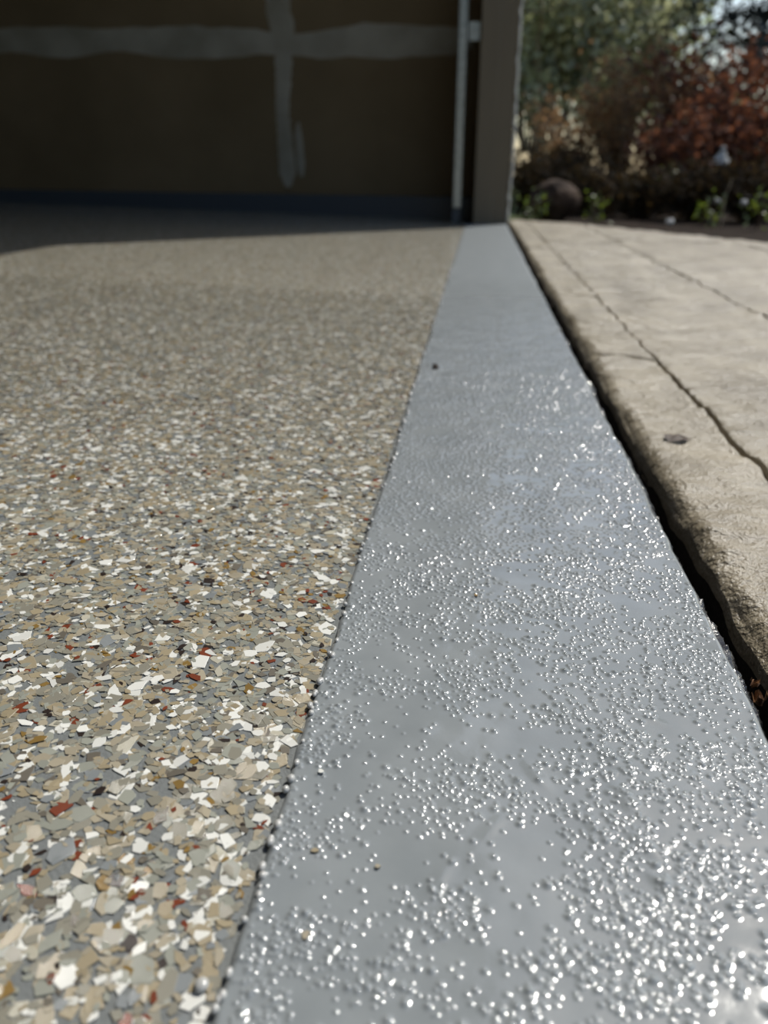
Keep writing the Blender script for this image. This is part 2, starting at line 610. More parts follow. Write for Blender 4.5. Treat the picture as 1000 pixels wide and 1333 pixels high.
def panel(x0, x1, z0, z1):
    bm = bmesh.new()
    add_box(bm, x0 + 0.0015, x1 - 0.0015, WALL_Y, WALL_Y + 0.0155, z0 + 0.0015, z1 - 0.0015, 0.001, 1)
    bm_obj('drywall_panel', bm, M_paper, wall_far)


for (x0, x1) in ((-6.0, -4.45), (-4.45, -2.62), (-2.62, XJ), (XJ, -0.0235)):
    panel(x0, x1, 0.085, ZJ)
    panel(x0, x1, ZJ, 1.86)
    panel(x0, x1, 1.86, 2.6)
yb = WALL_Y - 0.0004
link('joint_band', wavy_band(True, -3.6, -0.05, ZJ + 0.055, ZJ - 0.015, 0.052, 0.042, 51, yb), wall_far, label='horizontal band of pale joint compound')
link('joint_band', wavy_band(False, 0.12, ZJ, XJ, XJ, 0.034, 0.036, 53, yb - 0.0003), wall_far, label='narrow vertical band of pale joint compound')
link('joint_band', wavy_band(False, ZJ - 0.03, 2.55, XJ, XJ, 0.062, 0.062, 55, yb - 0.0006), wall_far, label='wide vertical band of pale joint compound')
link('joint_band', wavy_band(False, 0.16, 0.36, XJ + 0.06, XJ + 0.055, 0.022, 0.018, 57, yb), wall_far, label='short smear of joint compound')

# concrete curb along the wall base
bm = bmesh.new()
add_box(bm, -6.0, -0.024, WALL_Y - 0.028, WALL_Y + 0.012, -0.02, 0.10, 0.004)
for v in bm.verts:
    if v.co.z > 0.05:
        v.co.z += -0.0125 * (v.co.x + 0.8) - 0.006
bm_obj('baseboard_far', bm, M_curb, kind='structure', label='blue grey painted curb along the foot of the drywall')

# the other walls, ceiling and door header of the garage
bm = bmesh.new()
add_box(bm, -6.15, -6.0, -1.95, WALL_Y + 0.15, -0.1, 2.75)
bm_obj('wall_back', bm, M_paper, kind='structure', label='garage wall opposite the door')
bm = bmesh.new()
add_box(bm, -6.0, STRIP_R, -1.95, -1.8, -0.1, 2.75)
bm_obj('wall_near', bm, M_paper, kind='structure', label='garage side wall behind the viewer')
bm = bmesh.new()
add_box(bm, -6.15, STRIP_R, -1.95, WALL_Y + 0.15, 2.75, 2.9)
bm_obj('ceiling', bm, M_ceiling, kind='structure', label='garage ceiling above the door opening')
bm = bmesh.new()
add_box(bm, -0.022, 0.108, -1.8, WALL_Y + 0.15, 2.15, 2.75)
bm_obj('wall_front', bm, M_jamb, kind='structure', label='header wall above the open garage door')

# door jamb: a column at the end of the strip
jamb = empty('door_1', (0.043, JAMB_Y, 0), kind='structure', label='tan painted jamb post at the far end of the grey strip')


def local(o, bm):
    bmesh.ops.translate(bm, verts=bm.verts, vec=-Vector(o.location))


bm = bmesh.new()
add_box(bm, -0.022, 0.106, JAMB_Y, WALL_Y + 0.6, -0.004, 2.15, 0.003)
local(jamb, bm)
bm_obj('post', bm, M_jamb, jamb)
bm = bmesh.new()
add_box(bm, -0.0215, 0.045, JAMB_Y - 0.010, JAMB_Y, -0.002, 2.15, 0.002)
local(jamb, bm)
bm_obj('stop_board', bm, M_jamb, jamb)
bm = bmesh.new()
rng = np.random.default_rng(8)
zz = np.linspace(0.0, 2.15, 90)
add_tube(bm, [(0.109 + 0.0022 * rng.standard_normal(), JAMB_Y + 0.001, z) for z in zz], 0.0055, 0.0055, 7)
local(jamb, bm)
bm_obj('caulk_bead', bm, M_caulk, jamb, smooth=True, label='pale ragged caulk bead down the outer corner')

# ------------------------------------------------------------------ overhead door track
track = empty('door_track', (-0.083, 3.12, 0), label='galvanised vertical garage door track left of the jamb post', category='track')
bm = bmesh.new()
prof = [(-0.018, 0.012), (-0.018, -0.014), (-0.014, -0.018), (0.012, -0.018), (0.016, -0.014), (0.016, -0.004)]
zz = np.linspace(0.055, 2.1, 24)
rows = []
th = 0.0016
ring = [(x, y) for x, y in prof] + [(x * 0.9, y * 0.9 + 0.0004) for x, y in prof[::-1]]
prev = None
for z in (0.055, 2.1):
    cur = [bm.verts.new((x, y, z)) for x, y in ring]
    if prev:
        for k in range(len(ring)):
            bm.faces.new((prev[k], prev[(k + 1) % len(ring)], cur[(k + 1) % len(ring)], cur[k]))
    else:
        bm.faces.new(cur[::-1])
    prev = cur
bm.faces.new(prev)
bmesh.ops.recalc_face_normals(bm, faces=bm.faces)
bm_obj('channel', bm, M_steel, track)
for z in (0.62, 1.5):
    bm = bmesh.new()
    add_box(bm, 0.017, 0.0195, -0.02, 0.03, z - 0.028, z + 0.028, 0.0008, 1)
    add_box(bm, 0.0195, 0.058, -0.022, -0.019, z - 0.028, z + 0.028, 0.0008, 1)
    br = bm_obj('bracket', bm, M_steel, track)
    bm = bmesh.new()
    add_tube(bm, [(0.04, -0.0215, z), (0.04, -0.028, z)], 0.0075, 0.0065, 6)
    bm_obj('bolt', bm, M_bolt, br)
bm = bmesh.new()
add_box(bm, -0.02, 0.012, -0.012, 0.012, 0.001, 0.052, 0.003)
bm_obj('foot', bm, M_curb, track, label='blue grey painted foot of the track')

# ------------------------------------------------------------------ stamped concrete driveway
def drive_z(x):
    return -0.003 - 0.012 * (x - 0.11)


drive = empty('driveway', (0.11, 0, 0), kind='structure', label='tan stamped concrete driveway beside the grey strip')
EDGE = [(0.127, 3.47), (0.40, 3.22), (0.60, 2.87), (0.83, 2.43), (1.3, 1.75), (2.2, 0.9), (3.5, 0.2)]


def edge_y(x):
    return float(np.interp(x, [e[0] for e in EDGE], [e[1] for e in EDGE]))


# slab under the stones, seen in the joints
bm = bmesh.new()
n = 40
xs_ = np.linspace(0.1395, 3.5, n)
top_f = [bm.verts.new((x, edge_y(x) + 0.02, drive_z(x) - 0.006)) for x in xs_]
top_n = [bm.verts.new((x, -2.5, drive_z(x) - 0.006)) for x in xs_]
bot_f = [bm.verts.new((x, edge_y(x) + 0.02, -0.12)) for x in xs_]
bot_n = [bm.verts.new((x, -2.5, -0.12)) for x in xs_]
for i in range(n - 1):
    bm.faces.new((top_n[i], top_n[i + 1], top_f[i + 1], top_f[i]))
    bm.faces.new((top_f[i], top_f[i + 1], bot_f[i + 1], bot_f[i]))
bm.faces.new((top_n[0], top_f[0], bot_f[0], bot_n[0]))
bmesh.ops.translate(bm, verts=bm.verts, vec=(-0.11, 0, 0))
bm_obj('slab', bm, M_joint, drive)
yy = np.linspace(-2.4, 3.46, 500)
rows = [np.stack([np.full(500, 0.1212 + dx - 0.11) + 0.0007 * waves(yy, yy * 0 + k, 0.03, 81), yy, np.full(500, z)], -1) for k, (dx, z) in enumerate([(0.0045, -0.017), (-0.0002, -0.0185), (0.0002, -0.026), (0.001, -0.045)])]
link('slab_side', np_mesh('slab_side', np.concatenate(rows), [grid_faces(4, 500)], M_gap, smooth=True), drive, label='dark side of the slab down in the gap')  # side face coloured far darker than the stones above it


def stone(c, first_col, seed, step):
    """c: four corners (x0y0, x1y0, x1y1, x0y1) in plan; first_col rounds down into the gap"""
    c = [np.array(p) for p in c]
    lu = max(np.linalg.norm(c[1] - c[0]), np.linalg.norm(c[2] - c[3]))
    lv = max(np.linalg.norm(c[3] - c[0]), np.linalg.norm(c[2] - c[1]))
    nu, nv = max(8, int(lu / step)), max(8, int(lv / step))
    rim = 0.002

    def spaced(n, L):
        t = np.linspace(0, 1, n)
        extra = np.array([0.25, 0.5, 0.75, 1.0]) * rim / L
        return np.unique(np.round(np.concatenate([t, extra, 1 - extra]), 5))
    u, v = spaced(nu, lu), spaced(nv, lv)
    if first_col:
        u = np.unique(np.concatenate([u, np.linspace(0, 0.0146 / lu, 12)]))
    U, V = np.meshgrid(u, v, indexing='ij')
    P = (c[0] * ((1 - U) * (1 - V))[..., None] + c[1] * (U * (1 - V))[..., None] + c[2] * (U * V)[..., None] + c[3] * ((1 - U) * V)[..., None])
    X, Y = P[..., 0], P[..., 1]
    wob = 0.0012 * waves(X * 0 + Y, X, 0.12, 71)
    X = X + wob * (U > 0.02 if first_col else 1.0)
    Y = Y + 0.004 * waves(X, Y * 0, 0.16, 72)
    Z = drive_z(X) + 0.0011 * waves(X, Y * 1.3, 0.11, 73) + 0.0006 * waves(X, Y * 1.8, 0.03, 74) + 0.0005 * waves(np.array(seed * 1.7), np.array(0.3), 1.0, seed)
    d_r = (1 - U) * lu
    d_v = np.minimum(V, 1 - V) * lv
    d = np.minimum(d_r, d_v)
    if not first_col:
        d = np.minimum(d, U * lu)
    Z = Z - 0.004 * np.clip(1 - d / rim, 0, 1) ** 2
    if first_col:
        R = 0.0145
        q = np.clip(1 - (U * lu) / R, 0, 1)
        Z = Z - R * (1 - np.sqrt(np.clip(1 - q ** 2, 0, 1))) * (1 + 0.12 * waves(Y, X * 0, 0.09, 75))
    me = np_mesh('stamped_stone', np.stack([X - 0.11, Y, Z], -1).reshape(-1, 3), [grid_faces(len(u), len(v))], M_stone, smooth=True)
    link('stamped_stone', me, drive)


cols = [0.1205, 0.187, 0.390, 0.74, 1.12, 1.6, 2.3, 3.3]
joints = [
    [(-2.4, -2.4), (-0.9, -0.9), (0.10, 0.08), (0.842, 0.802), (1.27, 1.24), (2.10, 2.08)],
    [(-2.4, -2.4), (-1.4, -1.45), (-0.3, -0.32), (0.802, 0.722), (1.52, 1.46), (2.35, 2.3)],
    [(-2.4, -2.4), (-0.9, -0.95), (0.35, 0.28), (1.12, 1.02), (1.78, 1.72), (2.45, 2.4)],
    [(-2.4, -2.4), (-1.1, -1.2), (0.0, -0.05), (0.8, 0.72), (1.45, 1.37), (2.0, 1.95)],
    [(-2.4, -2.4), (-1.0, -1.0), (0.2, 0.12), (1.0, 0.95)],
    [(-2.4, -2.4), (-1.2, -1.2), (-0.2, -0.25), (0.6, 0.5)],
    [(-2.4, -2.4), (-1.0, -1.0), (-0.2, -0.3)],
]
sd = 200
for ci, js in enumerate(joints):
    xa, xb = cols[ci], cols[ci + 1]
    ga = 0.0007
    ends = js + [(edge_y(xa), edge_y(xb))]
    for k in range(len(ends) - 1):
        (ya0, yb0), (ya1, yb1) = ends[k], ends[k + 1]
        sd += 1
        l = xa + (0 if ci == 0 else ga)
        near = ya1 > -0.1 and ya0 < 1.6 and ci < 3
        stone([(l, ya0 + ga), (xb - ga, yb0 + ga), (xb - ga, yb1 - ga), (l, ya1 - ga)], ci == 0, sd, 0.006 if near else 0.025)

# the gap between slab and driveway
bm = bmesh.new()
add_box(bm, STRIP_R - 0.002, 0.1395, -2.0, JAMB_Y + 0.2, -0.06, -0.034)
bm_obj('trim_2', bm, M_gap, kind='structure', label='dirt in the dark gap between strip and driveway')
rows = []
yy = np.concatenate([np.linspace(-1.8, 0.1, 60), np.linspace(0.101, 1.0, 900), np.linspace(1.01, JAMB_Y, 200)])
rng = np.random.default_rng(14)
for k, (x, z) in enumerate([(-0.004, -0.005), (0.0012, -0.0042), (0.0028, -0.0058), (0.0042, -0.0085), (0.0054, -0.013), (0.006, -0.03)]):
    jx = 0.0009 * waves(yy, yy * 0, 0.06, 61) * (k > 0) + 0.0003 * rng.standard_normal(len(yy)) * (k > 0)
    jz = 0.0007 * waves(yy, yy * 0 + k, 0.012, 62) + 0.0004 * rng.standard_normal(len(yy))
    rows.append(np.stack([STRIP_R + x + jx + 0.0015 * waves(yy, yy * 0, 0.21, 33) * 0.33, yy, z + jz], -1))
filler = link('joint_filler', np_mesh('joint_filler', np.concatenate(rows), [grid_faces(6, len(yy))], M_filler, smooth=True),
              label='black glossy ragged joint filler along the right edge of the grey strip', category='joint filler')

# ------------------------------------------------------------------ ground outside
bm = bmesh.new()
pts_ = [(x, edge_y(x) + 0.02) for x in np.linspace(0.119, 3.5, 30)]
v_in = [bm.verts.new((x, y, -0.02)) for x, y in pts_]
v_mid = [bm.verts.new((x + 0.25, y + 0.55, -0.055)) for x, y in pts_]
v_out = [bm.verts.new((x * 3.2 + 1, y + 7 + (1 - x / 3.5) * 2, 0.0)) for x, y in pts_]
for a, b in ((v_in, v_mid), (v_mid, v_out)):
    for i in range(len(a) - 1):
        bm.faces.new((a[i], a[i + 1], b[i + 1], b[i]))
bm_obj('soil', bm, M_soil, kind='structure', label='dark mulch of the garden bed beyond the driveway', smooth=True)
bm = bmesh.new()
add_box(bm, -60, 80, -60, 100, -0.3, -0.13)
bm_obj('ground', bm, M_lawn, kind='structure', label='ground around the house')


# ------------------------------------------------------------------ plants
def leaf_mat(name, c1, c2, trans=0.45, rough=0.5, gloss=0.1):
    m = bpy.data.materials.new(name)
    m.use_nodes = True
    t = m.node_tree
    t.nodes.clear()
    out = t.nodes.new('ShaderNodeOutputMaterial')
    g = t.nodes.new('ShaderNodeNewGeometry')
    r = t.nodes.new('ShaderNodeValToRGB')
    r.color_ramp.elements[0].color, r.color_ramp.elements[1].color = (*c1, 1), (*c2, 1)
    d = t.nodes.new('ShaderNodeBsdfDiffuse')
    tr = t.nodes.new('ShaderNodeBsdfTranslucent')
    gl = t.nodes.new('ShaderNodeBsdfGlossy')
    gl.inputs['Roughness'].default_value = rough
    gl.inputs['Color'].default_value = (0.9, 0.9, 0.9, 1)
    mx = t.nodes.new('ShaderNodeMixShader')
    mx.inputs[0].default_value = trans
    mx2 = t.nodes.new('ShaderNodeMixShader')
    mx2.inputs[0].default_value = gloss
    L = t.links.new
    L(g.outputs['Random Per Island'], r.inputs[0])
    L(r.outputs[0], d.inputs[0])
    L(r.outputs[0], tr.inputs[0])
    L(d.outputs[0], mx.inputs[1])
    L(tr.outputs[0], mx.inputs[2])
    L(mx.outputs[0], mx2.inputs[1])
    L(gl.outputs[0], mx2.inputs[2])
    L(mx2.outputs[0], out.inputs[0])
    return m


L_olive = leaf_mat('olive_leaf', (0.11, 0.135, 0.05), (0.68, 0.68, 0.40), 0.62)
L_green = leaf_mat('green_leaf', (0.09, 0.13, 0.04), (0.42, 0.48, 0.20), 0.6)
L_red = leaf_mat('red_brown_leaf', (0.045, 0.017, 0.010), (0.30, 0.11, 0.05), 0.55, 0.6, 0.04)
L_brown = leaf_mat('dry_leaf', (0.06, 0.035, 0.017), (0.42, 0.24, 0.11), 0.6, 0.6, 0.03)
L_dark = leaf_mat('conifer_needle', (0.006, 0.010, 0.006), (0.018, 0.026, 0.013), 0.1)
L_lime = leaf_mat('lime_leaf', (0.09, 0.14, 0.012), (0.22, 0.28, 0.03))
L_low = leaf_mat('low_dark_leaf', (0.012, 0.010, 0.005), (0.06, 0.038, 0.015), 0.4, 0.7, 0.02)
M_bark = new_mat('bark', (0.10, 0.065, 0.045), 0.85, 0.2)
noise_color(M_bark, (0.06, 0.04, 0.028), (0.15, 0.10, 0.07), 18, 5, stretch=(1, 1, 0.2))
M_pale_stem = new_mat('pale_stem', (0.32, 0.28, 0.22), 0.8, 0.2)
noise_color(M_pale_stem, (0.24, 0.18, 0.12), (0.4, 0.32, 0.22), 30, 4)
M_rock = new_mat('brown_rock', (0.17, 0.105, 0.075), 0.85, 0.2)
noise_color(M_rock, (0.02, 0.012, 0.008), (0.075, 0.045, 0.028), 9, 7)
noise_bump(M_rock, 14, 0.03, 0.8, 6)
M_white_rock = new_mat('white_rock', (0.62, 0.62, 0.6), 0.7, 0.3)
noise_color(M_white_rock, (0.3, 0.3, 0.29), (0.46, 0.46, 0.45), 25, 5)
noise_bump(M_white_rock, 30, 0.01, 0.8, 5)


def leaves_mesh(name, pos, length, width, mat, rng, droop=0.0):
    n = len(pos)
    d = rng.standard_normal((n, 3))
    d[:, 2] -= droop
    d /= np.linalg.norm(d, axis=1, keepdims=True)
    e = np.cross(d, rng.standard_normal((n, 3)))
    e /= np.linalg.norm(e, axis=1, keepdims=True)
    L = (length * rng.uniform(0.6, 1.3, n))[:, None]
    W = (width * rng.uniform(0.6, 1.3, n))[:, None]
    nn = np.cross(d, e)
    v = np.stack([pos, pos + d * L * 0.5 + e * W * 0.5 + nn * W * 0.15, pos + d * L, pos + d * L * 0.5 - e * W * 0.5 + nn * W * 0.15], 1)
    return np_mesh(name, v.reshape(-1, 3), [np.arange(4 * n).reshape(n, 4)], mat)


def shrub(name, base, height, spread, n_stems, n_leaf, leaf, lmat, smat, label, cat, seed, group=None, upright=0.5, stem_r=0.012, leaf_from=0.25, trunk=0.0, sub=3):
    rng = np.random.default_rng(seed)
    root = empty(name, base, label=label, category=cat)
    if group:
        root['group'] = group
    bm = bmesh.new()
    paths = []
    if trunk > 0:
        add_tube(bm, [(0, 0, 0), (0.02, 0.01, trunk * 0.5), (0.0, 0.0, trunk)], stem_r * 2.6, stem_r * 2.0, 8)
    for k in range(n_stems):
        a = rng.uniform(0, 2 * math.pi)
        rr = spread * math.sqrt(rng.uniform(0.02, 1.0))
        top = np.array([math.cos(a) * rr, math.sin(a) * rr, height * rng.uniform(0.72, 1.0) * (1 - 0.35 * (rr / spread) ** 2 * (1 - upright))])
        st = np.array([math.cos(a) * rr * 0.12, math.sin(a) * rr * 0.12, trunk * 0.96])
        pts = []
        for t in np.linspace(0, 1, 7):
            bend = t ** (1.0 + upright)
            p = st + (top - st) * np.array([bend, bend, t]) + rng.standard_normal(3) * 0.018 * height * (0 < t)
            pts.append(p)
        add_tube(bm, pts, stem_r, stem_r * 0.3, 5)
        paths.append(np.array(pts))
        for s in range(sub):
            t0 = rng.integers(2, 6)
            d = rng.standard_normal(3)
            d[2] = abs(d[2]) * 0.8
            d /= np.linalg.norm(d)
            q = [pts[t0] + d * (height * 0.22) * t + rng.standard_normal(3) * 0.01 for t in np.linspace(0, 1, 4)]
            add_tube(bm, q, stem_r * 0.45, stem_r * 0.2, 4)
            paths.append(np.array(q))
    bm_obj('stems', bm, smat, root, kind='stuff')
    P = []
    for pth in paths:
        m = max(1, int(n_leaf / len(paths)))
        t = rng.uniform(0.0 if len(pth) == 4 else leaf_from, 1, m) * (len(pth) - 1)
        i = np.minimum(t.astype(int), len(pth) - 2)
        f = (t - i)[:, None]
        P.append(pth[i] * (1 - f) + pth[i + 1] * f + rng.standard_normal((m, 3)) * leaf * 1.1)
    link('foliage', leaves_mesh('foliage', np.concatenate(P), leaf, leaf * 0.55, lmat, rng, 0.2), root, kind='stuff')
    return root


def ground_at(px, Y):
    p = on_plane_y(px, 260, Y)
    return (p.x, Y, -0.045)


# tall plants behind
shrub('olive_tree', ground_at(705, 8.2), 2.9, 1.0, 16, 4200, 0.10, L_olive, M_pale_stem, 'loose grey green tree just right of the jamb post', 'tree', 301, 'trees behind the bed', 0.6, 0.02, 0.15, 0.3, 6)
shrub('olive_tree', ground_at(800, 9.4), 2.9, 1.0, 14, 3400, 0.10, L_olive, M_pale_stem, 'pale olive tree behind the dry brown stems', 'tree', 302, 'trees behind the bed', 0.6, 0.02, 0.12, 0.3, 6)
shrub('green_tree', ground_at(690, 11.5), 4.2, 1.4, 16, 6500, 0.10, L_green, M_bark, 'dark green tree standing behind the grey green one', 'tree', 303, 'trees behind the bed', 0.5, 0.03, 0.1, 0.5, 6)
shrub('green_tree', ground_at(790, 13.0), 3.0, 1.3, 16, 5000, 0.10, L_green, M_bark, 'green tree farthest back in the middle of the garden', 'tree', 304, 'trees behind the bed', 0.5, 0.03, 0.1, 0.4, 6)
shrub('green_tree', ground_at(905, 13.5), 1.5, 1.6, 18, 5500, 0.09, L_green, M_bark, 'low green tree behind the red brown shrubs', 'tree', 305, 'trees behind the bed', 0.5, 0.03, 0.05, 0.2, 6)
# red-brown shrubs
shrub('red_shrub', ground_at(905, 6.0), 1.1, 0.55, 22, 3600, 0.055, L_red, M_bark, 'red brown leafy shrub under the dark conifer branches', 'shrub', 311, 'red brown shrubs', 0.35, 0.009, 0.1, 0, 5)
shrub('red_shrub', ground_at(975, 5.6), 0.78, 0.5, 22, 3200, 0.055, L_red, M_bark, 'red brown shrub at the right end of the bed', 'shrub', 312, 'red brown shrubs', 0.3, 0.009, 0.05, 0, 5)
shrub('red_shrub', ground_at(1060, 6.0), 0.85, 0.6, 20, 4200, 0.055, L_red, M_bark, 'red brown shrub beyond the right end of the bed', 'shrub', 313, 'red brown shrubs', 0.3, 0.009, 0.05, 0, 5)
# dry upright stems
shrub('dry_shrub', ground_at(810, 5.8), 1.05, 0.38, 14, 2000, 0.04, L_brown, M_pale_stem, 'upright dry brown twiggy shrub with pale stems', 'shrub', 321, 'dry shrubs', 0.9, 0.006, 0.15, 0, 2)
shrub('dry_shrub', ground_at(735, 6.2), 0.85, 0.42, 22, 2600, 0.035, L_brown, M_pale_stem, 'dry shrub with tan leaves behind the brown boulder', 'shrub', 322, 'dry shrubs', 0.8, 0.006, 0.15, 0, 4)
shrub('dry_shrub', ground_at(860, 5.4), 0.62, 0.4, 18, 2200, 0.045, L_red, M_bark, 'low dark red twiggy shrub in the middle of the bed', 'shrub', 323, 'dry shrubs', 0.5, 0.006, 0.05, 0, 4)
# low dark plants
for i, (px, Y, h, w, lab) in enumerate([
    (690, 5.0, 0.36, 0.22, 'low dark shrub left of the brown boulder'), (775, 4.9, 0.30, 0.25, 'low dark shrub right of the brown boulder'),
    (835, 4.6, 0.26, 0.26, 'low dark shrub below the dry brown stems'), (905, 4.4, 0.28, 0.26, 'low dark shrub below the red brown shrubs'),
    (985, 4.2, 0.26, 0.28, 'low dark shrub nearest the driveway on the right'), (730, 5.6, 0.42, 0.3, 'low dark shrub hidden behind the brown boulder')]):
    shrub('low_shrub', ground_at(px, Y), h, w, 18, 1700, 0.036, L_low, M_bark, lab, 'shrub', 330 + i, 'low dark shrubs', 0.3, 0.004, 0.0, 0, 3)
# lime clumps
for i, (px, py, Y, s, lab) in enumerate([
    (697, 258, 4.2, 0.028, 'small lime green plant beside the jamb post'), (775, 262, 4.2, 0.03, 'small lime green plant right of the brown boulder'),
    (876, 216, 4.9, 0.055, 'bright lime leaves in the middle of the bed'), (922, 263, 3.9, 0.026, 'small lime green plant beside the white stones'),
    (992, 262, 3.7, 0.035, 'lime green plant at the right end of the bed')]):
    p = on_plane_y(px, py, Y)
    g = (p.x, Y, -0.045)
    shrub('lime_plant', g, max(0.1, p.z + 0.045 + s), s * 1.1, 8, 70, 0.028, L_lime, M_bark, lab, 'plant', 350 + i, 'lime plants in the bed', 0.9, 0.003, 0.62, 0, 2)

# dark conifer with drooping limbs
rng = np.random.default_rng(77)
cp = on_plane_y(1055, 260, 9.0)
con = empty('conifer', (cp.x, 9.0, -0.05), label='dark conifer with drooping branches at the top right', category='tree')
bm = bmesh.new()
add_tube(bm, [(0, 0, 0), (0, 0, 3), (0.05, 0, 6.5)], 0.14, 0.03, 9)
bm_obj('trunk', bm, M_bark, con)
bm = bmesh.new()
NP = []
for z in np.concatenate([np.arange(1.15, 2.6, 0.24), np.arange(2.7, 6.2, 0.3)]):
    for k in range(6):
        a = rng.uniform(0, 2 * math.pi)
        Lb = max(0.3, 2.1 * (1 - z / 7.0)) * rng.uniform(0.75, 1.1)
        pts = []
        for t in np.linspace(0, 1, 6):
            pts.append(np.array([math.cos(a) * Lb * t, math.sin(a) * Lb * t, z + 0.18 * Lb * math.sin(t * 2.2) - 0.32 * Lb * t ** 1.6]))
        add_tube(bm, pts, 0.014, 0.004, 5)
        pts = np.array(pts)
        m = int(190 * Lb)
        t = rng.uniform(0.15, 1, m) * 5
        i = np.minimum(t.astype(int), 4)
        f = (t - i)[:, None]
        side = np.array([-math.sin(a), math.cos(a), 0])
        NP.append(pts[i] * (1 - f) + pts[i + 1] * f + side * (rng.standard_normal((m, 1)) * 0.16 * (1.1 - t[:, None] / 5)) + rng.standard_normal((m, 3)) * [0.02, 0.02, 0.03])
bm_obj('limbs', bm, M_bark, con, kind='stuff')
link('needles', leaves_mesh('needles', np.concatenate(NP), 0.13, 0.035, L_dark, rng, 0.6), con, kind='stuff')


def rock(name, center, sx, sy, sz, mat, label, seed, group=None, cat='rock'):
    bm = bmesh.new()
    bmesh.ops.create_icosphere(bm, subdivisions=3, radius=1.0)
    rng = np.random.default_rng(seed)
    dirs = rng.standard_normal((9, 3))
    dirs /= np.linalg.norm(dirs, axis=1, keepdims=True)
    cut = rng.uniform(0.68, 0.95, 9)
    for v in bm.verts:
        p = np.array(v.co)
        for d, c in zip(dirs, cut):
            e = p @ d - c
            if e > 0:
                p = p - d * e * 0.85
        p *= 1 + 0.03 * rng.standard_normal()
        v.co = Vector((p[0] * sx, p[1] * sy, p[2] * sz))
    o = bm_obj(name, bm, mat, smooth=False, label=label, category=cat)
    if group:
        o['group'] = group
    o.location = center
    return o


bp = on_plane_y(722, 256, 4.3)
rock('boulder', (bp.x, 4.3, 0.03), 0.135, 0.11, 0.115, M_rock, 'rounded brown boulder in the bed right of the jamb post', 5)
for i, (px, py, Y, s, lab) in enumerate([(934, 262, 3.75, 0.014, 'small white stone left of two beside the lime plant'), (969, 264, 3.75, 0.017, 'small white stone right of two beside the lime plant'),
                                         (872, 289, 3.5, 0.018, 'pale stone at the driveway edge below the dark shrubs')]):
    p = on_plane_y(px, py, Y)
    rock('pale_stone', (p.x, Y, p.z), s, s, s * 0.85, M_white_rock, lab, 40 + i, 'pale stones in the bed', 'stone')
lp = on_plane_y(940, 205, 4.7)
lamp = empty('garden_lamp', (lp.x, 4.7, -0.05), label='small white cone capped stake lamp among the red brown shrubs', category='lamp')
bm = bmesh.new()
add_tube(bm, [(0, 0, 0), (0, 0, lp.z + 0.05)], 0.006, 0.006, 8)
bm_obj('stake', bm, M_bark, lamp)
bm = bmesh.new()
bmesh.ops.create_cone(bm, cap_ends=True, segments=20, radius1=0.055, radius2=0.012, depth=0.06, matrix=Matrix.Translation((0, 0, lp.z + 0.05)))
bm_obj('cap', bm, M_white_rock, lamp)
bm = bmesh.new()
bmesh.ops.create_uvsphere(bm, u_segments=12, v_segments=8, radius=0.014, matrix=Matrix.Translation((0, 0, lp.z + 0.092)))
bm_obj('finial', bm, M_white_rock, lamp, smooth=True)
bm = bmesh.new()
a, b = on_plane_y(944, 256, 3.9), on_plane_y(953, 232, 3.9)
add_tube(bm, [(a.x, 3.9, -0.05), a, (a + b) / 2 + Vector((0.004, 0, 0)), b], 0.006, 0.003, 6)
t = bm_obj('twig', bm, M_pale_stem, label='pale dead twig standing between the two white stones', category='twig')

# ------------------------------------------------------------------ small things on the ground
def chip(name, px, py, z, half, mat, label, cat, seed, th=0.0003, asp=1.0, rot=0.0):
    p = on_plane_z(px, py, z)
    out = flake_outline(np.random.default_rng(seed), 7)
    k = len(out)
    out = out * half * np.array([1.0, asp])
    c, s = math.cos(rot), math.sin(rot)
    out = np.stack([out[:, 0] * c - out[:, 1] * s, out[:, 0] * s + out[:, 1] * c], -1)
    t = np.concatenate([out, np.full((k, 1), th)], 1)
    b = np.concatenate([out * 1.05, np.zeros((k, 1))], 1)
    j = np.arange(k)
    jn = (j + 1) % k
    me = np_mesh(name, np.concatenate([t, b]), [np.arange(k)[None, :], np.stack([j, k + j, k + jn, jn], -1), (np.arange(k)[::-1] + k)[None, :]], mat)
    return link(name, me, None, (p.x, p.y, z), label=label, category=cat)


for px, py, c, h, lab in ((410, 1108, 2, 0.0013, 'stray tan flake stuck on the grey strip near its left edge'), (398, 1218, 3, 0.0012, 'stray beige flake lowest down on the grey strip'),
                          (418, 1004, 0, 0.0009, 'stray white flake on the grey strip beside its left edge'), (620, 775, 9, 0.0009, 'stray ochre flake in the middle of the grey strip'),
                          (492, 1128, 3, 0.0008, 'stray small beige flake on the smooth part of the grey strip')):
    chip('paint_flake', px, py, 0.0004, h, M_flakes[c], lab, 'flake', int(px), 0.0003, 1.3)
M_debris = new_mat('dark_debris', (0.02, 0.015, 0.012), 0.6)
noise_color(M_debris, (0.012, 0.01, 0.008), (0.06, 0.03, 0.018), 300, 3)
p = on_plane_z(567, 479, 0.001)
rock('pebble', (p.x, p.y, 0.0022), 0.0034, 0.004, 0.003, M_debris, 'tiny dark pebble on the far part of the grey strip', 61, cat='pebble')
M_leaf_dry = new_mat('dry_brown_leaf', (0.10, 0.06, 0.035), 0.7)
noise_color(M_leaf_dry, (0.03, 0.018, 0.011), (0.07, 0.042, 0.025), 200, 4)
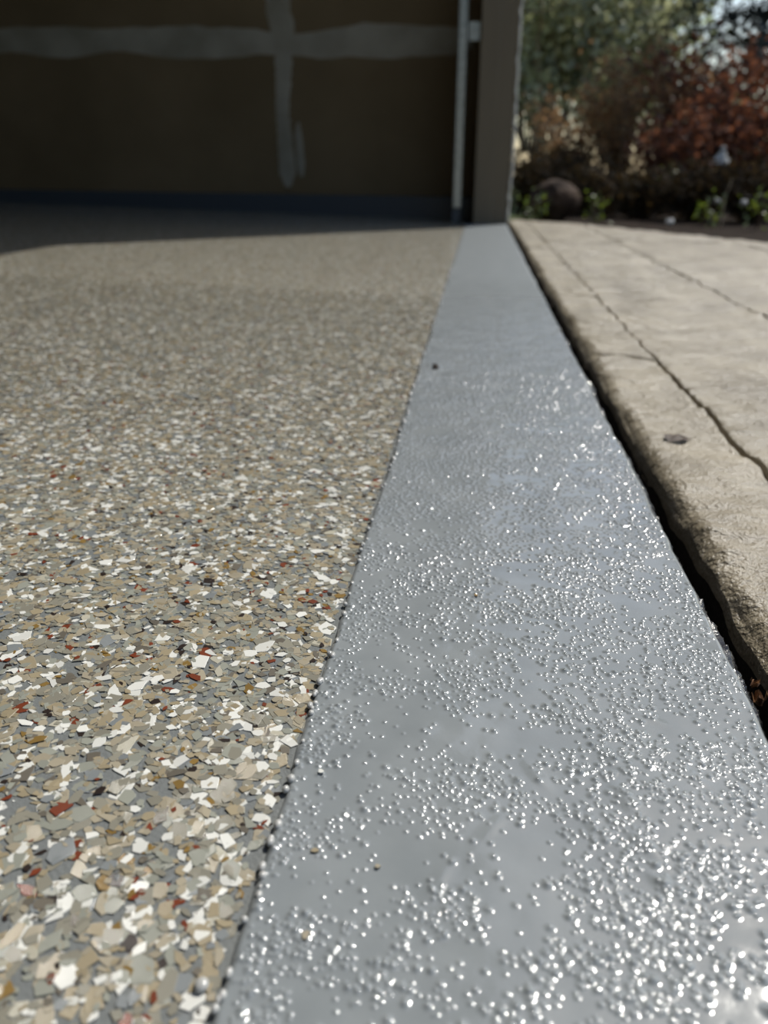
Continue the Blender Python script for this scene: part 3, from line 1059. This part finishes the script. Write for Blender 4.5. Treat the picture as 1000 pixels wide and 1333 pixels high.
def crumpled(name, length, width, amp, seed, nu=11, nv=9):
    u = np.linspace(-1, 1, nu)
    w = np.linspace(-1, 1, nv)
    U, W_ = np.meshgrid(u, w, indexing='ij')
    X = U * length
    Y = W_ * width * np.sqrt(np.clip(1 - U ** 2 * 0.96, 0, 1)) * (1 - 0.25 * U)
    Z = amp * (1 + waves(X, Y, length * 1.1, seed)) * 0.5 + amp * 0.6 * np.abs(W_) ** 2
    return np.stack([X, Y, Z - Z.min()], -1).reshape(-1, 3), [grid_faces(nu, nv)]


def surface_z(x, y):
    bpy.context.view_layer.update()
    hit = S.ray_cast(bpy.context.evaluated_depsgraph_get(), Vector((x, y, 0.1)), Vector((0, 0, -1)))
    return hit[1].z if hit[0] else 0.0


p = on_plane_z(881, 569, -0.003)
lv, lf = crumpled('dry_leaf', 0.0085, 0.0075, 0.0012, 5)
leaf = link('dry_leaf', np_mesh('dry_leaf', lv, lf, M_leaf_dry, smooth=True), None, (p.x, p.y, surface_z(p.x, p.y) + 0.0009), label='small dry brown leaf lying on the tan driveway', category='leaf')
bm = bmesh.new()
add_tube(bm, [(0.008, 0, 0.0008), (0.0115, 0.0008, 0.0012)], 0.0004, 0.0003, 5)
bm_obj('stalk', bm, M_leaf_dry, leaf)
M_orange = new_mat('orange_leaf_bits', (0.26, 0.11, 0.03), 0.6)
noise_color(M_orange, (0.05, 0.022, 0.010), (0.30, 0.13, 0.035), 260, 4)
for i, (px, py, z, h, lab) in enumerate([(978, 893, -0.006, 0.0022, 'orange brown leaf crumb in the dark gap'), (988, 916, -0.008, 0.0034, 'larger orange brown leaf crumb in the dark gap')]):
    p = on_plane_z(px, py, z)
    v, f = crumpled('leaf_crumb', h, h * 0.8, h * 0.9, 44 + i)
    o = link('leaf_crumb', np_mesh('leaf_crumb', v, f, M_orange), None, (p.x, p.y, z - 0.001), label=lab, category='leaf', group='leaf crumbs in the gap')
    o.rotation_euler = (0.2, 0.5, 0.8 + i)

# clear resin beads along the left border and one large drop
M_resin = new_mat('clear_resin', (0.42, 0.42, 0.40), 0.16, 0.6)
rng = np.random.default_rng(19)
bm = bmesh.new()
for k in range(190):
    y = 0.10 + 1.5 * rng.random() ** 1.2
    r = rng.uniform(0.0005, 0.0012) * (1 + 0.6 * y)
    x = STRIP_L + 0.0006 * float(waves(np.array(y), np.array(0.0), 0.13, 31)) + rng.uniform(0.0002, 0.0020)
    mtx = Matrix.Translation((x, y, 0.0)) @ Matrix.Diagonal((r, r * rng.uniform(1, 1.8), r * 0.9, 1))
    bmesh.ops.create_uvsphere(bm, u_segments=8, v_segments=6, radius=1.0, matrix=mtx)
bm_obj('resin_beads', bm, M_resin, strip, smooth=True, kind='stuff', label='shiny resin beads along the left border')
p = on_plane_z(262, 1281, 0)
bm = bmesh.new()
bmesh.ops.create_uvsphere(bm, u_segments=20, v_segments=12, radius=1.0, matrix=Matrix.Diagonal((0.0017, 0.0019, 0.0012, 1)))
o = bm_obj('resin_drop', bm, M_resin, smooth=True, label='large shiny resin drop on the flakes beside the strip', category='drop')
o.location = (p.x, p.y, floor_z(p.x) + 0.0011)
